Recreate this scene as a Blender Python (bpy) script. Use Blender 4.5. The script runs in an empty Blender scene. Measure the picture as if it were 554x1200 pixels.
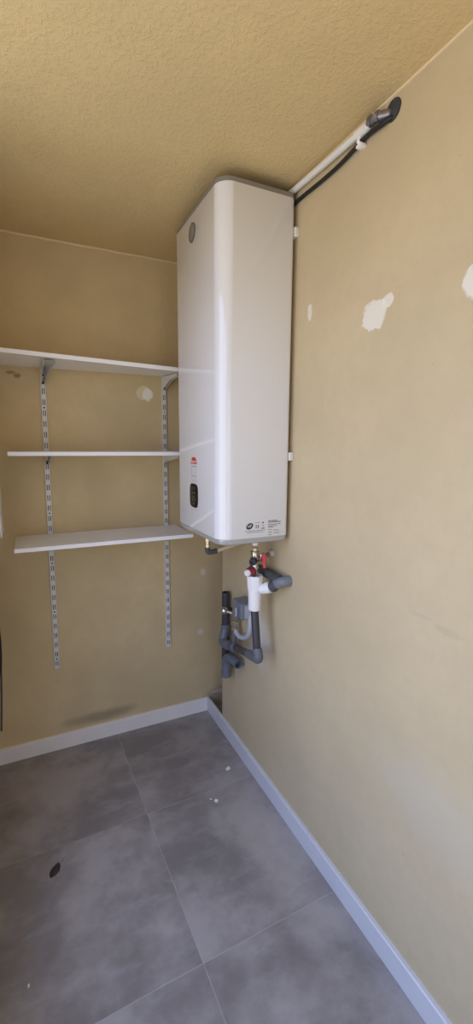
import bpy, bmesh, math, random
from mathutils import Vector, Matrix
random.seed(7)
scene = bpy.context.scene
COL = scene.collection

# ------------------------------------------------------------------ materials
def new_mat(name):
    m = bpy.data.materials.new(name); m.use_nodes = True
    nt = m.node_tree
    return m, nt, nt.nodes['Principled BSDF']

def simple(name, col, rough=.5, metal=0., coat=0., spec=.5, noise=0., nscale=40., bump=0., bscale=120.):
    m, nt, b = new_mat(name)
    b.inputs['Roughness'].default_value = rough
    b.inputs['Metallic'].default_value = metal
    b.inputs['Coat Weight'].default_value = coat
    b.inputs['Specular IOR Level'].default_value = spec
    tc = nt.nodes.new('ShaderNodeTexCoord')
    n = nt.nodes.new('ShaderNodeTexNoise'); n.inputs['Scale'].default_value = nscale; n.inputs['Detail'].default_value = 4
    nt.links.new(tc.outputs['Object'], n.inputs['Vector'])
    mix = nt.nodes.new('ShaderNodeMix'); mix.data_type = 'RGBA'
    mix.inputs['A'].default_value = (*[c*(1-noise) for c in col], 1)
    mix.inputs['B'].default_value = (*[min(1, c*(1+noise)) for c in col], 1)
    nt.links.new(n.outputs['Fac'], mix.inputs['Factor'])
    nt.links.new(mix.outputs['Result'], b.inputs['Base Color'])
    if bump:
        n2 = nt.nodes.new('ShaderNodeTexNoise'); n2.inputs['Scale'].default_value = bscale
        nt.links.new(tc.outputs['Object'], n2.inputs['Vector'])
        bp = nt.nodes.new('ShaderNodeBump'); bp.inputs['Strength'].default_value = bump; bp.inputs['Distance'].default_value = .002
        nt.links.new(n2.outputs['Fac'], bp.inputs['Height']); nt.links.new(bp.outputs['Normal'], b.inputs['Normal'])
    return m

class G:
    """tiny node-graph helper"""
    def __init__(s, nt): s.nt = nt
    def math(s, op, a, b=None, c=None, clamp=False):
        n = s.nt.nodes.new('ShaderNodeMath'); n.operation = op; n.use_clamp = clamp
        for i, v in enumerate((a, b, c)):
            if v is None: continue
            if hasattr(v, 'links'): s.nt.links.new(v, n.inputs[i])
            else: n.inputs[i].default_value = v
        return n.outputs[0]
    def vmath(s, op, a, b=None):
        n = s.nt.nodes.new('ShaderNodeVectorMath'); n.operation = op
        for i, v in enumerate((a, b)):
            if v is None: continue
            if hasattr(v, 'links'): s.nt.links.new(v, n.inputs[i])
            else: n.inputs[i].default_value = v
        return n.outputs['Value'] if op in ('LENGTH', 'DOT_PRODUCT') else n.outputs['Vector']
    def noise(s, vec, scale, detail=4, rough=.55):
        n = s.nt.nodes.new('ShaderNodeTexNoise'); n.inputs['Scale'].default_value = scale
        n.inputs['Detail'].default_value = detail; n.inputs['Roughness'].default_value = rough
        s.nt.links.new(vec, n.inputs['Vector']); return n
    def mix(s, f, a, b):
        n = s.nt.nodes.new('ShaderNodeMix'); n.data_type = 'RGBA'
        for k, v in (('Factor', f), ('A', a), ('B', b)):
            if hasattr(v, 'links'): s.nt.links.new(v, n.inputs[k])
            else: n.inputs[k].default_value = v if k == 'Factor' else (*v, 1)
        return n.outputs['Result']
    def ramp(s, v, lo, hi, a=0., b=1.):
        n = s.nt.nodes.new('ShaderNodeMapRange'); n.interpolation_type = 'SMOOTHSTEP'
        s.nt.links.new(v, n.inputs['Value'])
        n.inputs['From Min'].default_value = lo; n.inputs['From Max'].default_value = hi
        n.inputs['To Min'].default_value = a; n.inputs['To Max'].default_value = b
        return n.outputs['Result']
    def blob(s, pos, c, r, warp=.35, wscale=18., soft=.25, amount=1.):
        d = s.vmath('MULTIPLY', s.vmath('SUBTRACT', pos, c), tuple(1/x for x in r))
        w = s.noise(pos, wscale, 3).outputs['Color']
        w = s.vmath('MULTIPLY', s.vmath('SUBTRACT', w, (.5, .5, .5)), (warp*2,)*3)
        return s.ramp(s.vmath('LENGTH', s.vmath('ADD', d, w)), 1-soft, 1+soft, amount, 0.)

def wall_material(name, col, blobs=(), bump=.25, fine=260., coarse=45., var=.10, stipple=False):
    m, nt, b = new_mat(name); g = G(nt)
    pos = nt.nodes.new('ShaderNodeNewGeometry').outputs['Position']
    n1 = g.noise(pos, 2.2, 5).outputs['Fac']; n2 = g.noise(pos, 28., 4).outputs['Fac']
    c = g.mix(g.ramp(n1, .3, .7), tuple(x*(1-var) for x in col), tuple(x*(1+var*.6) for x in col))
    c = g.mix(g.math('MULTIPLY', g.ramp(n2, .35, .75), .35), c, tuple(x*.9 for x in col))
    specks = g.ramp(g.noise(pos, 55., 2).outputs['Fac'], .74, .79, 0., .5)
    c = g.mix(specks, c, tuple(x*.62 for x in col))
    for (ctr, rad, bc, warp, ws, soft, amt) in blobs:
        c = g.mix(g.blob(pos, ctr, rad, warp, ws, soft, amt), c, bc)
    nt.links.new(c, b.inputs['Base Color'])
    b.inputs['Roughness'].default_value = .75; b.inputs['Specular IOR Level'].default_value = .25
    h1 = g.noise(pos, fine, 3).outputs['Fac']; h2 = g.noise(pos, coarse, 4).outputs['Fac']
    if stipple:
        h2 = g.ramp(h2, .42, .68)
    h = g.math('ADD', g.math('MULTIPLY', h1, .35), h2)
    bp = nt.nodes.new('ShaderNodeBump'); bp.inputs['Strength'].default_value = bump; bp.inputs['Distance'].default_value = .004
    nt.links.new(h, bp.inputs['Height']); nt.links.new(bp.outputs['Normal'], b.inputs['Normal'])
    return m

CREAM = (.635, .505, .285)
FILL = (.80, .77, .70)
M = {}
M['wall_right'] = wall_material('cream_paint_right', (.585, .48, .305), [
    ((.015, -1.262, 1.960), (.05, .052, .040), FILL, .55, 26., .10, .85),
    ((.015, -1.312, 1.985), (.05, .022, .018), FILL, .55, 40., .12, .8),
    ((.015, -.938, 2.047), (.05, .013, .026), FILL, .6, 50., .15, .7),
    ((.015, -1.592, 1.957), (.05, .045, .040), FILL, .4, 30., .12, .85),
    ((.015, -1.585, 1.128), (.05, .04, .010), (.42, .38, .22), .5, 40., .4, .35),
    ((.015, -1.50, 1.14), (.05, .035, .006), (.40, .36, .28), .5, 40., .4, .25),
    ((.015, -1.63, .62), (.05, .22, .10), (.60, .56, .46), .6, 9., .6, .35),
    ((.015, -.62, .70), (.05, .10, .12), (.78, .76, .72), .5, 9., .5, .5),
    ((.015, -.28, .10), (.05, .12, .10), (.50, .42, .30), .6, 14., .5, .5),
], bump=.22, fine=300., coarse=60., var=.07)
M['wall_back'] = wall_material('cream_paint_back', CREAM, [
    ((-.338, .015, 1.848), (.040, .05, .034), (.78, .68, .46), .35, 24., .15, .8),
    ((-.316, .015, 1.842), (.026, .05, .032), (.86, .83, .76), .4, 36., .2, .9),
    ((-.945, .015, 1.905), (.018, .05, .007), (.24, .15, .07), .5, 40., .4, .65),
    ((-.918, .015, 1.893), (.014, .05, .010), (.22, .13, .06), .5, 40., .4, .7),
    ((-.60, .015, .125), (.17, .05, .028), (.20, .16, .11), .5, 7., .6, .55),
    ((-.70, .015, .35), (.05, .05, .16), (.50, .38, .20), .6, 8., .7, .25),
    ((-.017, .015, .862), (.016, .05, .02), (.80, .75, .66), .4, 40., .4, .55),
    ((-.034, .015, .502), (.018, .05, .016), (.78, .74, .66), .4, 40., .4, .5),
    ((-.58, .015, 1.42), (.08, .05, .10), (.46, .36, .20), .6, 8., .7, .3),
    ((.10, .015, .04), (.12, .05, .085), (.36, .29, .21), .5, 12., .35, .8),
    ((.085, .015, .10), (.05, .05, .012), (.70, .62, .48), .6, 30., .3, .6),
], bump=.30, fine=220., coarse=32., var=.12)
M['wall_plain'] = wall_material('cream_paint_plain', CREAM, bump=.2, var=.08)
M['ceiling'] = wall_material('cream_stipple_ceiling', (.70, .545, .285), [], bump=.32, fine=210., coarse=95., var=.07, stipple=True)

def floor_material():
    m, nt, b = new_mat('grey_concrete_tile'); g = G(nt)
    pos = nt.nodes.new('ShaderNodeNewGeometry').outputs['Position']
    mp = nt.nodes.new('ShaderNodeMapping'); mp.vector_type = 'POINT'
    mp.inputs['Location'].default_value = (.532, .590, 0); mp.inputs['Rotation'].default_value = (0, 0, math.radians(-1.2))
    nt.links.new(pos, mp.inputs['Vector'])
    sx = nt.nodes.new('ShaderNodeSeparateXYZ'); nt.links.new(mp.outputs['Vector'], sx.inputs[0])
    PX, PY = .625, .629
    u = g.math('DIVIDE', sx.outputs['X'], PX); v = g.math('DIVIDE', sx.outputs['Y'], PY)
    def edge(t, p):
        f = g.math('FRACT', t); d = g.math('MINIMUM', f, g.math('SUBTRACT', 1., f))
        return g.math('MULTIPLY', d, p)
    d = g.math('MINIMUM', edge(u, PX), edge(v, PY))
    line = g.ramp(d, .0008, .0028, 1., 0.)
    # the long tile by the left wall has no joint half way
    uy = edge(v, PY); solid = g.math('MULTIPLY', g.math('LESS_THAN', u, -.004), g.math('LESS_THAN', g.math('ABSOLUTE', v), .5))
    line = g.math('MULTIPLY', line, g.math('SUBTRACT', 1., g.math('MULTIPLY', solid, .85)))
    cell = nt.nodes.new('ShaderNodeCombineXYZ')
    nt.links.new(g.math('FLOOR', u), cell.inputs[0]); nt.links.new(g.math('FLOOR', v), cell.inputs[1])
    wn = nt.nodes.new('ShaderNodeTexWhiteNoise'); nt.links.new(cell.outputs[0], wn.inputs['Vector'])
    off = g.vmath('MULTIPLY', wn.outputs['Color'], (9., 9., 9.))
    p2 = g.vmath('ADD', pos, off)
    cl = g.noise(p2, 3.2, 7, .62).outputs['Fac']
    st = g.noise(g.vmath('MULTIPLY', p2, (3., 9., 1.)), 2.2, 6, .6).outputs['Fac']
    c = g.mix(g.ramp(cl, .36, .66), (.232, .212, .204), (.405, .375, .362))
    c = g.mix(g.math('MULTIPLY', g.ramp(st, .50, .72), .45), c, (.40, .385, .39))
    c = g.mix(g.math('MULTIPLY', g.ramp(g.noise(p2, 14., 5).outputs['Fac'], .55, .8), .4), c, (.18, .172, .172))
    c = g.mix(g.math('MULTIPLY', wn.outputs['Value'], .16), c, (.20, .19, .192))
    # soft paler patches towards the right skirting
    c = g.mix(g.blob(pos, (-.10, -.98, 0), (.12, .24, .2), .6, 6., .7, .38), c, (.58, .54, .51))
    c = g.mix(g.blob(pos, (-.26, -.76, 0), (.03, .10, .2), .6, 9., .7, .25), c, (.54, .52, .51))
    c = g.mix(g.math('MULTIPLY', line, .38), c, (.50, .49, .48))
    fl = g.ramp(g.noise(pos, 130., 2).outputs['Fac'], .76, .80, 0., .5)
    c = g.mix(fl, c, (.30, .29, .28))
    nt.links.new(c, b.inputs['Base Color'])
    nt.links.new(g.ramp(cl, .3, .7, .42, .58), b.inputs['Roughness'])
    b.inputs['Specular IOR Level'].default_value = .35
    bp = nt.nodes.new('ShaderNodeBump'); bp.inputs['Strength'].default_value = .25; bp.inputs['Distance'].default_value = .002
    h = g.math('SUBTRACT', g.math('MULTIPLY', g.noise(p2, 60., 4).outputs['Fac'], .25), line)
    nt.links.new(h, bp.inputs['Height']); nt.links.new(bp.outputs['Normal'], b.inputs['Normal'])
    return m
M['floor'] = floor_material()
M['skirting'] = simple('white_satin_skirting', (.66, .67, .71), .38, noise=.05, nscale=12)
M['skirting_back'] = simple('white_satin_skirting_back', (.84, .80, .74), .42, noise=.05, nscale=12)  # same skirting, light put into its colour: paler and warmer
M['enamel'] = simple('white_gloss_enamel', (.765, .77, .785), .05, coat=.3, noise=.01)
M['cap'] = simple('grey_plastic_cap', (.24, .22, .20), .45, noise=.05)
M['band'] = simple('silver_grey_band', (.52, .53, .545), .24, metal=.4, noise=.04)
M['badge'] = simple('brushed_grey_badge', (.17, .16, .16), .35, metal=.4, noise=.25, nscale=60)
M['black_gloss'] = simple('black_gloss_panel', (.006, .006, .007), .2, spec=.15)
M['ink'] = simple('black_ink', (.03, .03, .035), .5)
M['ink_grey'] = simple('grey_ink', (.30, .30, .32), .5)
M['icon'] = simple('pale_icon_ink', (.11, .09, .08), .5)
M['red'] = simple('red_print', (.62, .04, .03), .4)
M['white'] = simple('white_print', (.85, .84, .83), .5)
M['shelf'] = simple('white_melamine', (.88, .88, .88), .35, noise=.03, nscale=8)
M['rail'] = simple('white_powder_coat', (.70, .70, .68), .4, noise=.03)
M['slot'] = simple('dark_slot', (.035, .032, .028), .8)
M['pvc_dark'] = simple('dark_grey_pvc', (.045, .045, .055), .42, noise=.15, nscale=30)
M['pvc_grey'] = simple('grey_pvc', (.125, .135, .165), .45, noise=.15, nscale=30)
M['pvc_mid'] = simple('mid_grey_plastic', (.19, .205, .235), .42, noise=.08)
M['pvc_pale'] = simple('pale_grey_plastic', (.46, .48, .54), .4, noise=.05)
M['rubber'] = simple('dark_rubber_sleeve', (.075, .08, .082), .7, noise=.2)
M['pipe_white'] = simple('white_plastic_pipe', (.78, .77, .74), .35, noise=.04)
M['siphon'] = simple('white_siphon_plastic', (.88, .87, .87), .35, noise=.03)
M['brass'] = simple('brass', (.60, .50, .33), .28, metal=.85, noise=.15)
M['pale_brass'] = simple('pale_brass', (.66, .58, .36), .35, metal=.6, noise=.1)
M['worn_copper'] = simple('worn_copper', (.42, .27, .17), .4, metal=.7, noise=.25)
M['pvc_stub'] = simple('pale_stub_plastic', (.62, .64, .60), .5, noise=.05)
M['chrome'] = simple('chrome', (.62, .60, .57), .18, metal=.95, noise=.08)
M['copper'] = simple('dull_solder_metal', (.26, .25, .27), .35, metal=.75, noise=.5, nscale=70)
M['black_rubber'] = simple('black_rubber', (.012, .012, .013), .5)
M['red_plastic'] = simple('red_plastic', (.55, .035, .04), .38)
M['dark_red'] = simple('dark_red_plastic', (.25, .03, .04), .45, noise=.2)
M['foam'] = simple('dark_blue_grey_foam', (.04, .045, .055), .7, noise=.4, bump=.5)
M['chip'] = simple('pale_plaster_chip', (.80, .77, .76), .8, noise=.1)
M['leaf'] = simple('dark_dry_leaf', (.035, .030, .022), .7, noise=.4)
M['caulk'] = simple('cream_caulk', (.74, .60, .37), .6, noise=.05)
M['frame'] = simple('white_window_frame', (.75, .75, .74), .35)

# ------------------------------------------------------------------ mesh helpers
def link(name, bm, mats, parent=None, smooth=None):
    me = bpy.data.meshes.new(name)
    bmesh.ops.recalc_face_normals(bm, faces=bm.faces)
    bm.to_mesh(me); bm.free()
    if not isinstance(mats, (list, tuple)): mats = [mats]
    for m in mats: me.materials.append(m)
    o = bpy.data.objects.new(name, me); COL.objects.link(o)
    if parent is not None: o.parent = parent; o.matrix_parent_inverse = Matrix.Translation(parent.location).inverted() if parent.type == 'EMPTY' else Matrix()
    if smooth:
        for p in me.polygons: p.use_smooth = True
        try: me.set_sharp_from_angle(angle=math.radians(smooth))
        except Exception: pass
    return o

def tag(o, label, cat, group=None, kind=None):
    o['label'] = label; o['category'] = cat
    if group: o['group'] = group
    if kind: o['kind'] = kind
    return o

def thing(name, loc, label, cat, group=None):
    o = bpy.data.objects.new(name, None); COL.objects.link(o)
    o.empty_display_size = .05; o.location = loc
    return tag(o, label, cat, group)

def struct(name, bm, mat, smooth=None, label=None):
    o = link(name, bm, mat, None, smooth); o['kind'] = 'structure'
    if label: o['label'] = label
    return o

def box(bm, lo, hi, bev=0., seg=2, mi=0):
    lo = Vector(lo); hi = Vector(hi)
    tmp = bmesh.new(); bmesh.ops.create_cube(tmp, size=1.)
    for v in tmp.verts: v.co = Vector(((lo[i]+hi[i])/2 + v.co[i]*(hi[i]-lo[i])) for i in range(3))
    if bev: bmesh.ops.bevel(tmp, geom=list(tmp.edges), offset=bev, segments=seg, affect='EDGES', profile=.5)
    return merge(bm, tmp, mi)

def merge(bm, tmp, mi=0, mat=None):
    vm = {}
    for v in tmp.verts: vm[v] = bm.verts.new(mat @ v.co if mat else v.co)
    for f in tmp.faces:
        try: nf = bm.faces.new([vm[v] for v in f.verts]); nf.material_index = mi
        except ValueError: pass
    tmp.free(); return bm

def frame_at(d, up=Vector((0, 0, 1))):
    d = d.normalized()
    if abs(d.dot(up)) > .95: up = Vector((1, 0, 0))
    a = up.cross(d).normalized(); b = d.cross(a); return a, b, d

def smooth_path(pts, it=3):
    p = [Vector(q) for q in pts]
    for _ in range(it):
        q = [p[0]]
        for a, b in zip(p, p[1:]): q += [a*.75+b*.25, a*.25+b*.75]
        q.append(p[-1]); p = q
    return p

def tube(bm, pts, r, seg=20, mi=0, smooth=0, cap=True, hollow=0.):
    """swept tube; r a number or a list per point"""
    p = smooth_path(pts, smooth) if smooth else [Vector(q) for q in pts]
    n = len(p); rs = r if isinstance(r, (list, tuple)) else [r]*n
    rings = []; a = None
    for i in range(n):
        d = (p[min(i+1, n-1)]-p[max(i-1, 0)]).normalized()
        if a is None: a, b, _ = frame_at(d)
        else: a = (a-d*a.dot(d)).normalized(); b = d.cross(a)
        rings.append([bm.verts.new(p[i]+(a*math.cos(2*math.pi*k/seg)+b*math.sin(2*math.pi*k/seg))*rs[i]) for k in range(seg)])
    for u, v in zip(rings, rings[1:]):
        for k in range(seg):
            f = bm.faces.new((u[k], u[(k+1) % seg], v[(k+1) % seg], v[k])); f.material_index = mi
    if cap:
        f = bm.faces.new(rings[0][::-1]); f.material_index = mi
        if hollow:
            d = (p[-1]-p[-2]).normalized(); c = p[-1]
            inn = [bm.verts.new(c+(v.co-c)*hollow) for v in rings[-1]]
            deep = [bm.verts.new(c+(v.co-c)*hollow-d*rs[-1]*1.2) for v in rings[-1]]
            for k in range(seg):
                k2 = (k+1) % seg
                bm.faces.new((rings[-1][k], rings[-1][k2], inn[k2], inn[k])).material_index = mi
                bm.faces.new((inn[k], inn[k2], deep[k2], deep[k])).material_index = mi
            bm.faces.new(deep).material_index = mi
        else:
            f = bm.faces.new(rings[-1]); f.material_index = mi
    return bm

def lathe(bm, a, b, prof, seg=24, mi=0, fn=None):
    """profile [(t along a->b in metres, radius)]; fn(angle) scales radius"""
    a = Vector(a); d = (Vector(b)-a).normalized(); u, w, _ = frame_at(d)
    rings = []
    for t, r in prof:
        rings.append([bm.verts.new(a+d*t+(u*math.cos(2*math.pi*k/seg)+w*math.sin(2*math.pi*k/seg))*r*(fn(2*math.pi*k/seg) if fn else 1)) for k in range(seg)])
    for x, y in zip(rings, rings[1:]):
        for k in range(seg):
            bm.faces.new((x[k], x[(k+1) % seg], y[(k+1) % seg], y[k])).material_index = mi
    bm.faces.new(rings[0][::-1]).material_index = mi; bm.faces.new(rings[-1]).material_index = mi
    return bm

def hexfn(a):
    s = math.pi/3; x = (a % s)-s/2
    return math.cos(s/2)/math.cos(x)

def prism(bm, outline, z0, z1, mi=0, bev=0., inset_top=0., inset_bot=0.):
    """closed outline [(x,y)] extruded in z, optional smaller ends"""
    cx = sum(p[0] for p in outline)/len(outline); cy = sum(p[1] for p in outline)/len(outline)
    return bm

def rrect(x0, x1, y0, y1, r, n=10):
    """rounded rectangle outline; r = radii for corners (x0y0, x1y0, x1y1, x0y1)"""
    pts = []
    for (cx, cy, rr, s) in ((x0, y0, r[0], 180), (x1, y0, r[1], 270), (x1, y1, r[2], 0), (x0, y1, r[3], 90)):
        ox = cx+rr if cx == x0 else cx-rr; oy = cy+rr if cy == y0 else cy-rr
        for k in range(n+1):
            a = math.radians(s+90*k/n); pts.append((ox+rr*math.cos(a), oy+rr*math.sin(a)))
    return pts

def shells(bm, loops, mi=0, capb=True, capt=True):
    rings = [[bm.verts.new(Vector(p)) for p in lp] for lp in loops]
    n = len(rings[0])
    for a, b in zip(rings, rings[1:]):
        for k in range(n):
            bm.faces.new((a[k], a[(k+1) % n], b[(k+1) % n], b[k])).material_index = mi
    if capb: bm.faces.new(rings[0][::-1]).material_index = mi
    if capt: bm.faces.new(rings[-1]).material_index = mi
    return bm

def text_bm(bm, s, size, mat, mi=0, ext=.0002):
    cu = bpy.data.curves.new('t', 'FONT'); cu.body = s; cu.size = size; cu.align_x = 'CENTER'; cu.align_y = 'CENTER'; cu.extrude = ext
    cu.resolution_u = 3
    o = bpy.data.objects.new('t', cu); COL.objects.link(o)
    bpy.context.view_layer.update()
    me = bpy.data.meshes.new_from_object(o.evaluated_get(bpy.context.evaluated_depsgraph_get()))
    tmp = bmesh.new(); tmp.from_mesh(me); merge(bm, tmp, mi, mat)
    bpy.data.objects.remove(o); bpy.data.curves.remove(cu); bpy.data.meshes.remove(me)

# ------------------------------------------------------------------ room shell
T = .015            # skirting thickness: walls stand this far behind its face
H = 2.5
XL, YB = -1.14, -3.0
GAP = .193          # the right wall stops short of the back wall
bm = bmesh.new(); box(bm, (XL-.25, YB-.2, -.12), (.45, .2, 0)); struct('floor', bm, M['floor'], label='grey concrete look floor tiles with thin pale joints')
bm = bmesh.new(); box(bm, (XL-.25, YB-.2, H), (.45, .2, H+.12)); struct('ceiling', bm, M['ceiling'], label='cream stippled ceiling')
bm = bmesh.new(); box(bm, (XL-.25, T, 0), (.45, T+.15, H)); struct('wall_back', bm, M['wall_back'], label='cream back wall behind the shelves')
bm = bmesh.new(); box(bm, (T, YB, 0), (.16, -GAP, H)); wr = struct('wall_right', bm, M['wall_right'], label='cream right wall carrying the water heater')
bm = bmesh.new(); box(bm, (.30, -GAP-.1, 0), (.40, T, H)); struct('wall_recess', bm, M['wall_plain'])
bm = bmesh.new(); box(bm, (.16, -GAP-.1, 0), (.30, -GAP-.02, H)); struct('wall_recess_side', bm, M['wall_plain'])
FX0, FX1, FZ1 = -.90, -.30, 2.08     # unseen doorway added behind the camera to light the back wall
bm = bmesh.new()
for lo, hi in (((XL-.25, YB-.15, 0), (FX0, YB, H)), ((FX1, YB-.15, 0), (.45, YB, H)), ((FX0, YB-.15, FZ1), (FX1, YB, H))): box(bm, lo, hi)
struct('wall_front', bm, M['wall_plain'])
bm = bmesh.new()
for lo, hi in (((FX0, YB-.1, 0), (FX0+.05, YB-.03, FZ1)), ((FX1-.05, YB-.1, 0), (FX1, YB-.03, FZ1)), ((FX0, YB-.1, FZ1-.05), (FX1, YB-.03, FZ1))): box(bm, lo, hi, .004)
struct('trim_3', bm, M['frame'])
# pipe hole in the right wall
cut = bpy.data.objects.new('cut', bpy.data.meshes.new('cut')); COL.objects.link(cut)
bm = bmesh.new(); lathe(bm, (-.05, -1.296, 2.463), (.12, -1.296, 2.463), [(0, .0265), (.17, .0265)], 40); bmesh.ops.recalc_face_normals(bm, faces=bm.faces); bm.to_mesh(cut.data); bm.free()
md = wr.modifiers.new('b', 'BOOLEAN'); md.operation = 'DIFFERENCE'; md.object = cut; md.solver = 'EXACT'
bpy.context.view_layer.update()
nm = bpy.data.meshes.new_from_object(wr.evaluated_get(bpy.context.evaluated_depsgraph_get()))
wr.modifiers.clear(); wr.data = nm; wr.data.name = 'wall_right'; bpy.data.objects.remove(cut)
# left wall with a window opening (behind the camera's left)
WY0, WY1, WZ0, WZ1 = -2.55, -.80, .40, 2.46
bm = bmesh.new()
for lo, hi in (((XL-.2, YB, 0), (XL, WY0, H)), ((XL-.2, WY1, 0), (XL, T, H)), ((XL-.2, WY0, 0), (XL, WY1, WZ0)), ((XL-.2, WY0, WZ1), (XL, WY1, H))):
    box(bm, lo, hi)
struct('wall_left', bm, M['wall_plain'])
bm = bmesh.new()
for lo, hi in (((XL-.14, WY0, WZ0), (XL-.08, WY0+.06, WZ1)), ((XL-.14, WY1-.06, WZ0), (XL-.08, WY1, WZ1)),
               ((XL-.14, WY0, WZ0), (XL-.08, WY1, WZ0+.06)), ((XL-.14, WY0, WZ1-.06), (XL-.08, WY1, WZ1)),
               ((XL-.14, -1.71, WZ0), (XL-.08, -1.63, WZ1))):
    box(bm, lo, hi, .004)
struct('window_1', bm, M['frame'])
# skirting boards
def skirting(name, a, b, nrm, h=.078, mat='skirting'):
    a = Vector(a); b = Vector(b); n = Vector(nrm)
    prof = [(0, 0), (0, h-.004), (.004, h), (T, h), (T, 0)]
    bm = bmesh.new()
    A = [bm.verts.new(a+n*u+Vector((0, 0, v))) for u, v in prof]; B = [bm.verts.new(b+n*u+Vector((0, 0, v))) for u, v in prof]
    for k in range(5): bm.faces.new((A[k], A[(k+1) % 5], B[(k+1) % 5], B[k]))
    bm.faces.new(A); bm.faces.new(B[::-1])
    return struct(name, bm, M[mat])
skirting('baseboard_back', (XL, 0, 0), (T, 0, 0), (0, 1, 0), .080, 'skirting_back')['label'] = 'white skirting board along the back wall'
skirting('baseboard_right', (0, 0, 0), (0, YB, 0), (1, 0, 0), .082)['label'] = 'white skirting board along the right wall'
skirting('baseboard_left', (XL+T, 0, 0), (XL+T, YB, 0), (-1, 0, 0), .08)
# paint beads where the walls meet the ceiling
def bead(name, pts, r):
    bm = bmesh.new(); tube(bm, pts, r, 8); return struct(name, bm, M['caulk'], 60)
bead('trim_1', [(XL+i*(T-XL)/24, T, H-.002+random.uniform(-.0022, .0022)) for i in range(25)], .006)
bead('trim_2', [(T, -GAP-i*(2.9)/30, H-.001+random.uniform(-.001, .001)) for i in range(31)], .0045)

# ------------------------------------------------------------------ shelving
RAILS = [(-.8115, -.8195), (-.2345, -.2315)]      # x at z=1.93 and z=.45
def make_rail(x_top, x_bot, label, i):
    z0, z1 = .452, 1.948; w, d = .0215, .013
    base = (x_bot, T, z0)
    t = thing('shelf_rail', base, label, 'shelf rail', 'slotted rails on the back wall')
    sh = (x_top-x_bot)/(1.93-.45)
    yf = T-d
    bm = bmesh.new()
    def X(z, dx): return x_bot+sh*(z-z0)+dx
    def q(dx0, dx1, a, b, y=yf, y2=None, mi=0):
        y2 = y if y2 is None else y2
        vs = [bm.verts.new((X(a, dx0), y, a)), bm.verts.new((X(a, dx1), y2, a)), bm.verts.new((X(b, dx1), y2, b)), bm.verts.new((X(b, dx0), y, b))]
        bm.faces.new(vs).material_index = mi
    # slots: two columns, real holes down to a dark web
    cols = [(-.0062, -.0026), (.0026, .0062)]
    xs = [-w/2, cols[0][0], cols[0][1], cols[1][0], cols[1][1], w/2]
    pitch = .05; zc = z0+.026; segs = []; z = z0
    while zc+.014 < z1-.01:
        segs.append((z, zc-.0135, False)); segs.append((zc-.0135, zc+.0135, True)); z = zc+.0135; zc += pitch
    segs.append((z, z1, False))
    for a, b, slot in segs:
        if not slot: q(xs[0], xs[5], a, b)
        else:
            q(xs[0], xs[1], a, b); q(xs[2], xs[3], a, b); q(xs[4], xs[5], a, b)
            for c0, c1 in cols:
                q(c0, c1, a, b, yf+.008, None, 1)
                q(c0, c0, a, b, yf, yf+.008, 1); q(c1, c1, a, b, yf, yf+.008, 1)
    q(-w/2, -w/2, z0, z1, yf, T); q(w/2, w/2, z0, z1, yf, T)
    for zz in (z0, z1):
        bm.faces.new([bm.verts.new((X(zz, -w/2), yf, zz)), bm.verts.new((X(zz, w/2), yf, zz)), bm.verts.new((X(zz, w/2), T, zz)), bm.verts.new((X(zz, -w/2), T, zz))])
    link('channel', bm, [M['rail'], M['slot']], t)
    z = z0+.051
    while z < z1-.02:
        b2 = bmesh.new(); x = X(z, 0)
        lathe(b2, (x, yf+.0005, z), (x, yf-.01, z), [(0, .0042), (.0018, .0038), (.0026, .002)], 14)
        link('screw', b2, M['slot'] if i == 0 else M['ink_grey'], t, 40)
        z += .25
make_rail(*RAILS[0], 'white slotted shelf rail on the back wall, the one farther from the water heater', 0)
make_rail(*RAILS[1], 'white slotted shelf rail on the back wall, partly hidden beside the water heater', 1)
def rail_x(i, z): a, b = RAILS[i]; return b+(a-b)*(z-.45)/1.48

def board(name, c, th, label, hook=None):
    """c: four top corners (back-left, back-right, front-right, front-left)"""
    bm = bmesh.new(); e = .0012
    def lp(ins, z):
        cx = sum(p[0] for p in c)/4; cy = sum(p[1] for p in c)/4
        return [(p[0]+(ins if p[0] < cx else -ins), p[1]+(ins if p[1] < cy else -ins), p[2]+z) for p in c]
    shells(bm, [lp(e, -th), lp(0, -th+e), lp(0, -e), lp(e, 0)])
    o = link(name, bm, M['shelf']); tag(o, label, 'shelf', 'white wall shelves')
    return o
YR = T-.0145
board('shelf', [(-1.06, YR, 1.949), (-.06, YR, 1.952), (-.06, -.285, 1.931), (-1.06, -.285, 1.958)], .018, 'top white shelf on the back wall, seen from below')
board('shelf', [(-.972, YR, 1.553), (-.06, YR, 1.555), (-.06, -.287, 1.5525), (-.972, -.287, 1.5535)], .017, 'middle white shelf on the back wall, seen edge-on at eye height')
board('shelf', [(-.967, YR, 1.1525), (-.185, YR, 1.1545), (-.185, -.287, 1.154), (-.972, -.287, 1.1525)], .018, 'lowest white shelf on the back wall, seen from above')

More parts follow.
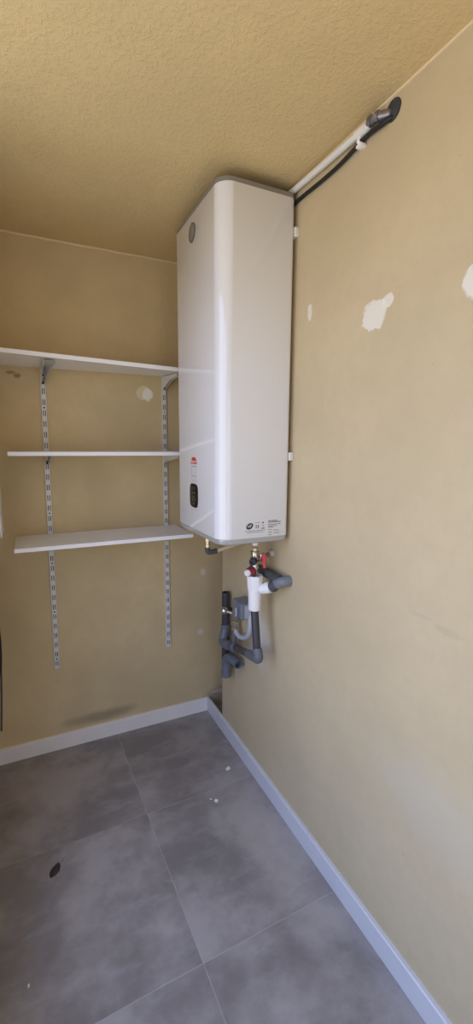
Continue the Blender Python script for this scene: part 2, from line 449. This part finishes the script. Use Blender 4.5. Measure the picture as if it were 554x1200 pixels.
def bracket(i, ztop, label, tip=0., h=.07, splay=0.):
    x = rail_x(i, ztop-.05); yb = T-.0135
    t = thing('shelf_bracket', (x, yb, ztop), label, 'shelf bracket', 'brackets hooked into the rails')
    bm = bmesh.new()
    # two tapering cheeks joined by a top web
    L = .235; zf = ztop+tip
    for s in (-1, 1):
        x0 = x+s*.0065; th = .0012*s
        prof = [(yb, ztop), (yb-L, zf), (yb-L, zf-.012), (yb-L*.5, (ztop+zf)/2-.026), (yb-.02, ztop-h*.85), (yb, ztop-h)]
        sx = (lambda y: (splay if s > 0 else splay*.12)*max(0, (yb-.03-y))/(L-.03))
        A = [bm.verts.new((x0+sx(y), y, z)) for y, z in prof]; B = [bm.verts.new((x0+th+sx(y), y, z)) for y, z in prof]
        n = len(prof)
        bm.faces.new(A); bm.faces.new(B[::-1])
        for k in range(n): bm.faces.new((A[k], A[(k+1) % n], B[(k+1) % n], B[k]))
    vs = [bm.verts.new(p) for p in ((x-.0075, yb, ztop), (x+.0075, yb, ztop), (x+.0075+splay, yb-L, zf), (x-.0075+splay*.12, yb-L, zf))]
    bm.faces.new(vs)
    link('arm', bm, M['rail'], t)
    for dz in (-h*.35, -h*.8):
        b2 = bmesh.new()
        box(b2, (x-.0045, yb-.001, ztop+dz-.005), (x+.0045, yb+.006, ztop+dz+.004))
        link('hook', b2, M['slot'], t)
bracket(0, 1.9295, 'white bracket under the top shelf, on the rail farther from the heater', .001, .08, .036)
bracket(1, 1.9318, 'white bracket under the top shelf, on the rail beside the heater', -.013)
bracket(0, 1.5350, 'white bracket under the middle shelf, on the rail farther from the heater', 0, .05)
bracket(1, 1.5365, 'white bracket under the middle shelf, on the rail beside the heater', -.001, .05)
bracket(0, 1.1338, 'white bracket under the lowest shelf, on the rail farther from the heater', 0, .05)
# the lowest right one sits under the board
bracket(1, 1.1355, 'white bracket under the lowest shelf, on the rail beside the heater', 0, .05)

# ------------------------------------------------------------------ water heater
XB, XF, YN, YF = 0.0, -.291, -.854, -.374
ZB, ZT = 1.217, 2.463
WBOT, WTOP = 1.240, 2.446
heater = thing('water_heater', (-.14, -.61, ZB), 'tall flat white water heater hung on the right wall', 'water heater')
RAD = (.052, .016, .016, .040)
def hl(ins, z, dz=None):
    pts = rrect(XF+ins, XB-ins*.3, YN+ins, YF-ins, tuple(max(.004, r-ins*.5) for r in RAD), 12)
    return [(x, y, z+(dz(x, y) if dz else 0)) for x, y in pts]
bm = bmesh.new()
shells(bm, [hl(.0025, WBOT), hl(0, WBOT+.003), hl(0, WTOP-.003), hl(.0025, WTOP)])
link('casing', bm, M['enamel'], heater, 40)
bm = bmesh.new()
shells(bm, [hl(.004, WTOP-.001), hl(.0005, WTOP+.001), hl(.0015, ZT-.004), hl(.006, ZT)])
link('top_cap', bm, M['cap'], heater, 40)
bm = bmesh.new()
shells(bm, [hl(.014, ZB), hl(.006, ZB+.004), hl(.0015, WBOT-.004), hl(.001, WBOT)])
link('bottom_band', bm, M['band'], heater, 40)
# fixing feet between casing and wall
for zz in (2.338, 1.545):
    bm = bmesh.new(); box(bm, (XB-.002, YN-.003, zz-.016), (T-.0004, YN+.03, zz+.016), .003); link('wall_bracket', bm, M['pipe_white'], heater)
    bm = bmesh.new(); box(bm, (XB-.002, YF-.03, zz-.016), (T-.0004, YF, zz+.016), .003); link('wall_bracket', bm, M['pipe_white'], heater)
# things on the front face (facing -x): local u = -y (to the right in view), v = z
def front_disc(bm, y, z, rx, rz, th, mi=0, seg=40, pw=2.):
    A = []; B = []; C = []
    for k in range(seg):
        a = 2*math.pi*k/seg; c, s = math.cos(a), math.sin(a)
        dy = math.copysign(abs(c)**(2/pw), c)*rx; dz = math.copysign(abs(s)**(2/pw), s)*rz
        A.append((XF, y+dy, z+dz)); B.append((XF-th*.7, y+dy, z+dz)); C.append((XF-th, y+dy*.94, z+dz*.94))
    shells(bm, [A, B, C], mi)
YC = -.592
bm = bmesh.new(); front_disc(bm, YC, 2.379, .034, .034, .003)
bd = link('badge', bm, M['badge'], heater, 40)
bm = bmesh.new(); front_disc(bm, YC, 2.379, .027, .027, .0036); link('badge_face', bm, M['cap'], bd, 40)
bm = bmesh.new(); front_disc(bm, YC+.001, 1.380, .046, .049, .0022, seg=60, pw=4.2)
pn = link('control_panel', bm, M['black_gloss'], heater, 30)
FX = XF-.0024
def mat_front(y, z): return Matrix(((0, 0, -1, FX), (-1, 0, 0, y), (0, 1, 0, z), (0, 0, 0, 1)))
bm = bmesh.new()
for k, (dy, dz, ry, rz) in enumerate([(.014, .030, .006, .003), (-.012, .031, .004, .003), (.012, .012, .008, .0022), (-.012, .012, .008, .0022),
        (.0, -.004, .014, .0018), (.012, -.016, .005, .005), (-.013, -.016, .005, .005), (0, -.032, .007, .003)]):
    box(bm, (FX-.0003, YC+dy-ry, 1.38+dz-rz), (FX, YC+dy+ry, 1.38+dz+rz))
link('panel_icons', bm, M['icon'], pn)
# red maker's plate with wavy white lettering, and print below
bm = bmesh.new()
o = []
for k in range(9):
    a = math.pi*k/8; o.append((YC-.022*math.cos(a)*-1, 1.523+.012*math.sin(a)))
pts = [(YC+.036, 1.510), (YC+.026, 1.530), (YC+.016, 1.5365), (YC-.016, 1.5365), (YC-.026, 1.530), (YC-.036, 1.510)]
shells(bm, [[(XF, y, z) for y, z in pts], [(XF-.0008, y, z) for y, z in pts]])
text_bm(bm, 'Thermor', .0165, Matrix(((0, 0, -1, XF-.0011), (-1, 0, 0, YC), (0, 1, 0, 1.5195), (0, 0, 0, 1))), 1)
link('logo', bm, [M['red'], M['white']], heater)
bm = bmesh.new()
def dash(y0, y1, z, hh): box(bm, (XF-.0005, y1, z-hh), (XF-.00005, y0, z+hh))
def dashes(z, n, w, hh, y0=YC+.030):
    y = y0
    while y > YC-.030:
        l = random.uniform(.003, .009)*w; dash(y, max(y-l, YC-.031), z, hh); y -= l+random.uniform(.002, .005)
dashes(1.500, 1, 1, .0022)
for z in (1.488, 1.482, 1.476, 1.470): dash(YC+.029, YC+.026, z, .0018); dash(YC+.001, YC-.002, z, .0018); dash(YC-.026, YC-.029, z, .0018)
dashes(1.462, 1, .6, .0012); dashes(1.456, 1, .6, .0012); dashes(1.444, 1, .8, .0012)
link('front_print', bm, M['ink_grey'], heater)
bm = bmesh.new(); dashes(1.322, 1, .8, .0012); link('panel_caption', bm, M['ink_grey'], heater)
# rating print on the side facing the camera (facing -y): u = x
bm = bmesh.new(); YP = YN
def sd(x0, x1, z0, z1, mi=0): box(bm, (x0, YP-.0005, z0), (x1, YP-.00005, z1), mi=mi)
A = [(-.168+.0145*math.cos(a)*1.0-.003*0, YP-.00005, 1.2865+.0115*math.sin(a)+.25*.0145*math.cos(a)) for a in [2*math.pi*k/28 for k in range(28)]]
shells(bm, [A, [(x, y-.0005, z) for x, y, z in A]])
text_bm(bm, 'NF', .014, Matrix(((1, 0, 0, -.168), (0, 0, -1, YP-.0009), (.25, 1, 0, 1.2865), (0, 0, 0, 1))), 1)
def sline(x0, x1, z, hh=.0011, k=.006):
    x = x0
    while x < x1:
        l = random.uniform(.4, 1.)*k; sd(x, min(x+l, x1), z-hh, z+hh); x += l+random.uniform(.001, .002)
for x0 in (-.144, -.136, -.128): sline(x0, x0+.005, 1.299, .0010); 
sd(-.142, -.139, 1.277, 1.290); sd(-.133, -.130, 1.277, 1.290)
sd(-.114, -.109, 1.294, 1.300); sd(-.115, -.107, 1.2845, 1.2865); sd(-.118, -.104, 1.274, 1.277)
sline(-.186, -.102, 1.268, .0009)
sline(-.178, -.110, 1.262, .0007)
for k, z in enumerate((1.302, 1.2965)): sline(-.088, -.048 if k == 0 else -.034, z, .0015)
for k, z in enumerate((1.288, 1.282, 1.277)): sline(-.088, (-.034, -.050, -.066)[k], z, .0011)
for z in (1.268, 1.258, 1.248): sline(-.088, -.072, z, .0010)
for z in (1.264, 1.254): sline(-.064, -.040, z, .0010)
link('rating_print', bm, [M['ink'], M['white']], heater)

# ------------------------------------------------------------------ hot outlet under the far end of the heater
t = thing('outlet_pipe', (-.175, -.45, 1.09), 'small brass outlet fitting with dark elbow under the far bottom corner of the heater', 'pipe fitting')
bm = bmesh.new(); tube(bm, [(-.175, -.45, ZB), (-.175, -.45, 1.105)], .008, 18); link('pipe', bm, M['brass'], t, 40)
bm = bmesh.new(); lathe(bm, (-.175, -.45, 1.165), (-.175, -.45, 1.1), [(0, .011), (.002, .014), (.016, .014), (.018, .010), (.028, .010), (.030, .0125), (.042, .0125), (.044, .009)], 18, fn=hexfn); link('union_nut', bm, M['brass'], t)
bm = bmesh.new(); tube(bm, [(-.175, -.45, 1.118), (-.175, -.45, 1.098), (-.155, -.45, 1.097), (-.130, -.45, 1.099)], .012, 18, smooth=2); link('elbow', bm, M['rubber'], t, 50)
bm = bmesh.new(); tube(bm, [(-.133, -.45, 1.099), (-.06, -.45, 1.115), (T, -.45, 1.128)], .0085, 16); link('tail_pipe', bm, M['caulk'], t, 50)

# ------------------------------------------------------------------ safety valve
t = thing('safety_valve', (-.08, -.735, 1.06), 'brass safety valve with black and red knobs under the water heater', 'valve')
V = Vector
VX, VY = -.08, -.735
bm = bmesh.new()
lathe(bm, (VX, VY, ZB+.001), (VX, VY, 1), [(0, .012), (.036, .012)], 20); link('inlet_pipe', bm, M['siphon'], t, 40)
bm = bmesh.new()
lathe(bm, (VX, VY, 1.172), (VX, VY, 1), [(0, .011), (.002, .0125), (.016, .0125), (.018, .011)], 24, fn=hexfn); link('insulating_nut', bm, M['pale_brass'], t)
bm = bmesh.new()
lathe(bm, (VX, VY, 1.158), (VX, VY, 1), [(0, .014), (.003, .0195), (.006, .0195), (.008, .0165), (.024, .0165), (.028, .020), (.033, .020), (.037, .0155)], 26); link('union_nut', bm, M['chrome'], t, 40)
bm = bmesh.new()
lathe(bm, (VX, VY, 1.124), (VX, VY, .9), [(0, .0145), (.030, .0145), (.036, .017), (.052, .017), (.060, .012), (.074, .012)], 24)
link('body', bm, M['chrome'], t, 40)
bm = bmesh.new()
d = V((-.65, -.76, 0)).normalized(); c = V((VX, VY, 1.121))
lathe(bm, c+d*.008, c+d, [(0, .0105), (.010, .0105), (.011, .0145), (.013, .0155), (.034, .0152), (.037, .0125), (.037, .008), (.031, .007)], 24)
link('black_knob', bm, M['black_rubber'], t, 40)
d = V((-.90, -.26, -.20)).normalized(); c = V((VX, VY, 1.080))
bm = bmesh.new()
lathe(bm, c-d*.004, c+d, [(0, .012), (.012, .012), (.013, .0185), (.038, .0185), (.041, .0165)], 40, fn=lambda a: 1+.04*math.cos(12*a))
rk = link('red_knob', bm, M['dark_red'], t, 40)
bm = bmesh.new()
lathe(bm, c+d*.034, c+d, [(0, .0138), (.012, .0138), (.0155, .0115)], 24); link('cap', bm, M['siphon'], rk, 40)
# cold branch to the wall with its lever cock
bm = bmesh.new()
tube(bm, [(VX, VY, 1.124), (-.045, -.733, 1.129), (T, -.715, 1.134)], .0095, 18)
lathe(bm, (-.072, -.745, 1.122), (-.050, -.748, 1.126), [(0, .009), (.002, .0115), (.018, .0115), (.020, .009)], 20, fn=hexfn)
link('feed_pipe', bm, M['worn_copper'], t, 40)
bm = bmesh.new(); lathe(bm, (T-.0005, -.715, 1.134), (-.1, -.733, 1.13), [(0, .014), (.003, .0135), (.022, .012)], 24); link('wall_stub', bm, M['pvc_stub'], t, 40)
bm = bmesh.new()
lathe(bm, (-.050, -.735, 1.133), (-.056, -.765, 1.143), [(0, .008), (.012, .008), (.014, .0125), (.026, .0125), (.029, .006)], 18)
lv = link('lever_spindle', bm, M['chrome'], t, 40)
bm = bmesh.new()
a = V((-.056, -.766, 1.150)); b = V((-.055, -.774, 1.092))
ux = V((.55, -.83, 0)).normalized(); uy = V((.83, .55, 0)).normalized()
loops = []
for k, f in enumerate((0, .10, .30, .40, .85, .97, 1)):
    w = (.007, .0105, .0115, .0075, .0065, .0055, .003)[k]; q = a.lerp(b, f); th = .0035
    loops.append([q+ux*w+uy*th, q-ux*w+uy*th, q-ux*w-uy*th, q+ux*w-uy*th])
shells(bm, loops)
link('lever', bm, M['red_plastic'], t)

# ------------------------------------------------------------------ siphon trap and waste line from it
SX, SY = -.08, -.737
t = thing('siphon_trap', (SX, SY, .90), 'white plastic siphon trap with flared top under the safety valve', 'siphon')
bm = bmesh.new()
sq = lambda a: 1+.055*math.cos(4*a)**2
lathe(bm, (SX, SY, .995), (SX, SY, 2), [(0, .026), (.003, .0305), (.050, .0335), (.056, .033), (.061, .030), (.061, .025), (.045, .024)], 40, fn=lambda a: 1+.035*math.cos(8*a))
link('funnel', bm, M['siphon'], t, 35)
bm = bmesh.new()
lathe(bm, (SX, SY, .905), (SX, SY, 2), [(0, .022), (.003, .0258), (.084, .0275), (.086, .030), (.092, .030), (.094, .027)], 36)
link('trap_body', bm, M['siphon'], t, 35)
bm = bmesh.new()
tube(bm, [(SX+.018, SY-.006, 1.000), (-.055, -.768, 1.000), (-.035, -.792, 1.010)], .019, 24, smooth=1)
lathe(bm, (-.062, -.757, .999), (-.034, -.800, 1.017), [(0, .018), (.004, .0215), (.024, .0215), (.026, .0235), (.048, .0235), (.050, .020)], 24)
link('side_outlet', bm, M['siphon'], t, 40)

t = thing('overflow_pipe', (-.02, -.75, 1.06), 'dark grey rubber pipe and elbow beside the white trap, entering the right wall', 'pipe')
bm = bmesh.new(); tube(bm, [(-.012, -.590, 1.042), (-.013, -.66, 1.050), (-.016, -.77, 1.054), (-.016, -.825, 1.052)], .0195, 24); link('sleeve', bm, M['rubber'], t, 50)
bm = bmesh.new()
tube(bm, [(-.026, -.812, 1.028), (-.020, -.838, 1.045), (-.008, -.852, 1.051), (T+.002, -.854, 1.052)], .0215, 24, smooth=2)
link('elbow', bm, M['pvc_mid'], t, 50)
bm = bmesh.new(); lathe(bm, (-.035, -.800, 1.018), (-.024, -.828, 1.036), [(0, .020), (.002, .0240), (.013, .0240), (.016, .021), (.030, .020)], 24)
link('collar', bm, M['rubber'], t, 40)

t = thing('drain_pipe', (-.08, -.75, .70), 'dark grey drain pipe dropping from the white trap to a sloping elbow', 'pipe')
bm = bmesh.new(); tube(bm, [(SX, SY, .907), (-.08, -.764, .735)], .0165, 24); link('drop', bm, M['pvc_dark'], t, 50)
bm = bmesh.new(); tube(bm, [(-.080, -.764, .745), (-.080, -.784, .704), (-.074, -.735, .692), (-.067, -.665, .674)], .0205, 24, smooth=2); link('elbow', bm, M['pvc_grey'], t, 50)
bm = bmesh.new(); tube(bm, [(-.068, -.675, .677), (-.040, -.455, .612)], .0165, 24); link('sloping_run', bm, M['pvc_dark'], t, 50)
bm = bmesh.new(); lathe(bm, (-.044, -.485, .621), (-.036, -.40, .596), [(0, .018), (.003, .0215), (.045, .0215), (.050, .018)], 24); link('collar', bm, M['pvc_grey'], t, 40)

t = thing('waste_stack', (-.02, -.315, .39), 'dark grey vertical waste pipe on the right wall near the corner', 'pipe')
bm = bmesh.new(); tube(bm, [(-.02, -.313, .425), (-.02, -.313, .842)], .0205, 28, hollow=.86); link('pipe', bm, M['pvc_dark'], t, 50)
bm = bmesh.new(); lathe(bm, (-.02, -.313, .672), (-.02, -.313, .5), [(0, .021), (.002, .0245), (.055, .0245), (.058, .021)], 28); link('socket', bm, M['pvc_grey'], t, 40)
bm = bmesh.new(); tube(bm, [(-.024, -.316, .645), (-.036, -.325, .612), (-.046, -.332, .586), (-.044, -.385, .592), (-.041, -.430, .604)], .0235, 24, smooth=2); link('swan_neck', bm, M['pvc_grey'], t, 50)
bm = bmesh.new()
tube(bm, [(-.030, -.345, .405), (-.030, -.345, .480), (-.028, -.360, .520), (-.022, -.410, .525), (-.018, -.470, .525)], [.0205]*5, 24, smooth=0) if False else tube(bm, [(-.034, -.352, .408), (-.034, -.352, .500), (-.032, -.395, .530), (-.026, -.480, .528)], .0235, 24, smooth=2, hollow=.82)
link('foot_elbow', bm, M['pvc_grey'], t, 50)
bm = bmesh.new(); lathe(bm, (-.034, -.352, .405), (-.034, -.352, .6), [(0, .024), (.003, .027), (.028, .027), (.031, .024)], 28); link('collar', bm, M['pvc_grey'], t, 40)
bm = bmesh.new(); box(bm, (-.012, -.330, .735), (T+.0005, -.296, .752), .003); link('pipe_clip', bm, M['pvc_dark'], t)

# ------------------------------------------------------------------ washing machine tap, its box and hose
t = thing('valve_box', (-.02, -.51, .77), 'grey plastic box with raised pale rib on the right wall, between the dark pipes', 'valve box')
bm = bmesh.new(); box(bm, (-.060, -.576, .792), (T, -.474, .870), .008, 3); bx = link('housing', bm, M['pvc_mid'], t, 40)
bm = bmesh.new(); tube(bm, [(-.056, -.540, .788), (-.064, -.540, .80), (-.065, -.540, .850), (-.056, -.540, .866)], .010, 14, smooth=1); link('rib', bm, M['pvc_grey'], t, 50)
bm = bmesh.new(); tube(bm, [(-.0725, -.545, .806), (-.0735, -.545, .846)], .0038, 10); link('rib_highlight', bm, M['pvc_pale'], t, 50)
bm = bmesh.new(); box(bm, (-.045, -.5805, .799), (.006, -.5755, .862), .002); link('side_plate', bm, M['pvc_pale'], t)

t = thing('water_tap', (-.028, -.44, .63), 'small chrome and brass tap with round knob beside the grey box', 'tap')
bm = bmesh.new()
d = V((-.5, .62, .12)).normalized(); c = V((-.034, -.425, .770))
lathe(bm, c, c+d, [(0, .0075), (.030, .0075), (.032, .013), (.038, .0185), (.050, .0195), (.058, .016), (.061, .008)], 22); link('knob', bm, M['chrome'], t, 50)
bm = bmesh.new()
lathe(bm, (-.030, -.440, .792), (-.030, -.440, .6), [(0, .009), (.004, .0145), (.040, .0145), (.044, .012), (.058, .012), (.060, .0165), (.078, .0165), (.080, .012), (.090, .012), (.092, .015), (.108, .015), (.110, .012)], 20); link('body', bm, M['chrome'], t, 40)
bm = bmesh.new()
lathe(bm, (-.030, -.440, .738), (-.030, -.440, .6), [(0, .012), (.002, .0175), (.014, .0175), (.016, .012)], 20, fn=hexfn)
lathe(bm, (-.030, -.440, .708), (-.030, -.440, .6), [(0, .012), (.002, .0170), (.012, .0170), (.014, .012)], 20, fn=hexfn)
link('union_nut', bm, M['brass'], t)
bm = bmesh.new(); tube(bm, [(-.030, -.440, .690), (-.034, -.444, .628)], [.0135, .0115], 18); link('hose_tail', bm, M['pvc_grey'], t, 50)
bm = bmesh.new(); tube(bm, [(-.030, -.442, .770), (T, -.452, .770)], .008, 16); link('feed_pipe', bm, M['brass'], t, 50)

bm = bmesh.new(); tube(bm, [(-.012, -.570, .820), (-.016, -.580, .78), (-.020, -.582, .735), (-.022, -.555, .695), (-.024, -.505, .675), (-.026, -.470, .674), (-.028, -.448, .690)], .0115, 18, smooth=2)
tag(link('drain_hose', bm, M['pvc_pale'], None, 60), 'pale grey hose curving in a U beneath the grey box', 'hose')

# ------------------------------------------------------------------ pipe, cable and hole high on the right wall
t = thing('supply_pipe', (0, -1.0, 2.47), 'white plastic pipe running along the ceiling edge from heater to wall hole', 'pipe')
bm = bmesh.new(); tube(bm, [(.0005, -.80, 2.479), (.0005, -.90, 2.476), (.0005, -1.215, 2.467)], .0105, 20); link('run', bm, M['pipe_white'], t, 50)
bm = bmesh.new(); lathe(bm, (.0005, -1.168, 2.4683), (.0005, -1.24, 2.4665), [(0, .011), (.002, .0135), (.044, .0135), (.046, .011), (.056, .0105)], 20); link('socket', bm, M['pipe_white'], t, 40)
bm = bmesh.new()
tube(bm, [(.0005, -1.215, 2.467), (-.002, -1.235, 2.470), (.000, -1.255, 2.468), (.012, -1.280, 2.462), (.06, -1.293, 2.466)], [.010, .0125, .0115, .012, .012], 16)
lathe(bm, (-.004, -1.226, 2.470), (-.004, -1.25, 2.470), [(0, .010), (.002, .0150), (.010, .0150), (.012, .011)], 16, fn=hexfn)
lathe(bm, (-.002, -1.247, 2.469), (.006, -1.275, 2.464), [(0, .010), (.002, .0155), (.012, .0155), (.014, .011)], 16, fn=hexfn)
link('metal_joint', bm, M['copper'], t, 40)
bm = bmesh.new()
lathe(bm, (.010, -1.296, 2.463), (.12, -1.296, 2.463), [(0, .017), (.002, .026), (.03, .026), (.11, .0255)], 32, fn=lambda a: 1-.03*abs(math.sin(5*a)))
tag(link('pipe_sleeve', bm, M['foam'], None, 40), 'dark grey foam sleeve filling the hole high on the right wall', 'sleeve')
bm = bmesh.new(); tube(bm, [(.06, -1.300, 2.452), (.012, -1.300, 2.447), (.0035, -1.275, 2.441), (.004, -1.215, 2.448), (.004, -1.17, 2.444), (.005, -1.10, 2.434), (.0055, -1.0, 2.433), (.006, -.92, 2.437), (.007, -.85, 2.439), (.0075, -.70, 2.438)], .0062, 14, smooth=2)
tag(link('power_cable', bm, M['black_rubber'], None, 60), 'black power cable sagging below the white pipe into the wall hole', 'cable')
bm = bmesh.new()
tube(bm, [(T, -1.183, 2.4405), (.002, -1.183, 2.4375), (-.0055, -1.183, 2.4445), (-.003, -1.183, 2.453), (T, -1.183, 2.4545)], [.0052]*5, 10, smooth=0)
box(bm, (-.006, -1.196, 2.430), (T, -1.173, 2.4385), .002)
tag(link('cable_clip', bm, M['siphon'], None, 40), 'white cable clip nailed over the black cable on the right wall', 'clip')

# ------------------------------------------------------------------ left wall fittings at the frame's edge
t = thing('fuse_box', (XL, -.26, 1.21), 'white framed wall box cut by the left edge of the photo beside the shelves', 'wall box')
bm = bmesh.new(); box(bm, (XL-.002, -.36, 1.222), (-1.016, -.20, 1.412), .004); link('case', bm, M['pvc_mid'], t)
bm = bmesh.new(); box(bm, (-1.080, -.3615, 1.236), (-1.020, -.3595, 1.398)); link('dark_panel', bm, M['ink'], t)
bm = bmesh.new(); box(bm, (-1.015, -.368, 1.218), (-1.009, -.20, 1.416), .002); link('door', bm, M['frame'], t)
t = thing('wall_hook', (XL, -.2, .962), 'black wall hook at the left edge of the photo above the hose', 'hook')
bm = bmesh.new(); lathe(bm, (XL, -.2, .962), (0, -.2, .962), [(0, .016), (.004, .016), (.006, .008), (.034, .008), (.036, .013), (.050, .014), (.054, .010)], 20); link('peg', bm, M['black_rubber'], t, 40)
bm = bmesh.new()
pts = []
for k in range(25):
    a = math.pi/2-2*math.pi*k/24
    pts.append((-1.0755, -.23+.10*math.cos(a), .80+.150*math.sin(a)+(0 if k else 0)))
tube(bm, [(-1.074, -.21, .946), (-1.070, -.15, .90), (-1.066, -.13, .80), (-1.062, -.14, .68), (-1.066, -.20, .57), (-1.070, -.26, .60), (-1.070, -.29, .72), (-1.072, -.27, .88), (-1.074, -.22, .9465)], .011, 14, smooth=3)
tag(link('hanging_hose', bm, M['black_rubber'], None, 60), 'black hose loop hanging on the left wall at the photo edge', 'hose')
bm = bmesh.new(); tube(bm, [(-1.062, -.165, .655), (-1.060, -.17, .58), (-1.066, -.18, .45), (-1.076, -.19, .30)], .0045, 10, smooth=2)
tag(link('thin_cord', bm, M['rubber'], None, 60), 'thin grey cord below the black hose at the left edge', 'cord')

# ------------------------------------------------------------------ bits on the floor
def chip(name, x, y, pts, h, mat, label, cat, group=None, rz=0.):
    bm = bmesh.new(); c, s = math.cos(rz), math.sin(rz)
    P = [(x+u*c-v*s, y+u*s+v*c) for u, v in pts]
    cx = sum(p[0] for p in P)/len(P); cy = sum(p[1] for p in P)/len(P)
    shells(bm, [[(px, py, 0) for px, py in P], [(px+(cx-px)*.1, py+(cy-py)*.1, h*.7*(1+.5*math.sin(i*2.3))) for i, (px, py) in enumerate(P)],
                [(px+(cx-px)*.6, py+(cy-py)*.6, h) for px, py in P]])
    return tag(link(name, bm, mat), label, cat, group)
chip('plaster_chip', -.090, -.500, [(-.012, -.008), (.002, -.010), (.013, -.006), (.012, .007), (0, .009), (-.011, .006)], .006, M['chip'], 'white plaster chip on the floor by the right skirting, nearest the back corner', 'debris', None, .3)
chip('plaster_crumb', -.222, -.662, [(-.008, -.007), (.004, -.010), (.009, .0), (.003, .009), (-.006, .006)], .008, M['chip'], 'crumpled pale crumb on the dark tile just past the tile joint', 'debris', None, .8)
bm = bmesh.new(); tube(bm, [(-.245, -.640, .003), (-.236, -.648, .004), (-.226, -.648, .003), (-.232, -.660, .003)], .0025, 8, smooth=1)
tag(link('metal_scrap', bm, M['chrome'], None, 60), 'tiny bent metal scrap beside the pale crumb on the dark tile', 'debris')
chip('paint_flake', -.995, -1.062, [(-.006, -.003), (.0, -.004), (.007, .001), (.002, .004)], .002, M['chip'], 'small white paint flake on the floor at the lower left of the photo', 'debris', None, .9)
t = thing('dry_leaf', (-.897, -.705, 0), 'dark curled dry leaf lying on the left floor tile', 'leaf')
bm = bmesh.new()
loops = []
for k, (f, w, h) in enumerate(((-.034, .002, .003), (-.022, .012, .007), (-.004, .017, .011), (.012, .013, .010), (.026, .003, .005))):
    ax = V((.55, .84, 0)).normalized(); sd_ = V((.84, -.55, 0)); b = V((-.897, -.705, 0))+ax*f
    loops.append([b+sd_*w+V((0, 0, .0005)), b+sd_*w*.5+V((0, 0, h)), b-sd_*w*.5+V((0, 0, h*.8)), b-sd_*w+V((0, 0, .0005))])
shells(bm, loops); link('blade', bm, M['leaf'], t, 30)
bm = bmesh.new(); tube(bm, [V((-.897, -.705, .004))+V((.55, .84, 0))*.024, V((-.897, -.705, .006))+V((.55, .84, 0))*.040, V((-.890, -.705, .003))+V((.55, .84, 0))*.050], [.003, .006, .002], 8); link('stalk', bm, M['ink_grey'], t, 60)

# ------------------------------------------------------------------ light: daylight through the side window and the added doorway
w = bpy.data.worlds.new('sky'); scene.world = w; w.use_nodes = True
nt = w.node_tree; bg = nt.nodes['Background']; g = G(nt)
tc = nt.nodes.new('ShaderNodeTexCoord'); sp = nt.nodes.new('ShaderNodeSeparateXYZ'); nt.links.new(tc.outputs['Generated'], sp.inputs[0])
up = g.ramp(sp.outputs['Z'], -.10, .35)
nt.links.new(g.mix(up, (.90, .88, .88), (.72, .94, 1.56)), bg.inputs['Color'])
bg.inputs['Strength'].default_value = 2.45
def portal(sx, sy, loc, rot):
    ld = bpy.data.lights.new('portal', 'AREA'); ld.shape = 'RECTANGLE'; ld.size = sx; ld.size_y = sy; ld.cycles.is_portal = True
    lo = bpy.data.objects.new('portal', ld); COL.objects.link(lo); lo.location = loc; lo.rotation_euler = rot
portal(WY1-WY0, WZ1-WZ0, (XL-.17, (WY0+WY1)/2, (WZ0+WZ1)/2), (math.radians(90), 0, math.radians(-90)))
portal(FX1-FX0, FZ1, ((FX0+FX1)/2, YB-.12, FZ1/2), (math.radians(90), 0, math.radians(180)))

# ------------------------------------------------------------------ camera
R = ((0.90158282, -0.43254811, 0.00710973), (0.05847706, 0.13813771, 0.98868519), (0.42863603, 0.89096583, -0.14983673))
cam = bpy.data.cameras.new('camera'); co = bpy.data.objects.new('camera', cam); COL.objects.link(co)
cam.sensor_fit = 'VERTICAL'; cam.sensor_height = 24.; cam.lens = 24.*521.279/1200.
cam.clip_start = .02
mw = Matrix(((R[0][0], R[1][0], -R[2][0], -.922315), (R[0][1], R[1][1], -R[2][1], -2.307461), (R[0][2], R[1][2], -R[2][2], 1.588705), (0, 0, 0, 1)))
co.matrix_world = mw
scene.camera = co
scene.view_settings.view_transform = 'Standard'
scene.view_settings.look = 'None'
scene.view_settings.exposure = 0.
scene.cycles.use_denoising = True
scene.cycles.max_bounces = 14; scene.cycles.diffuse_bounces = 10
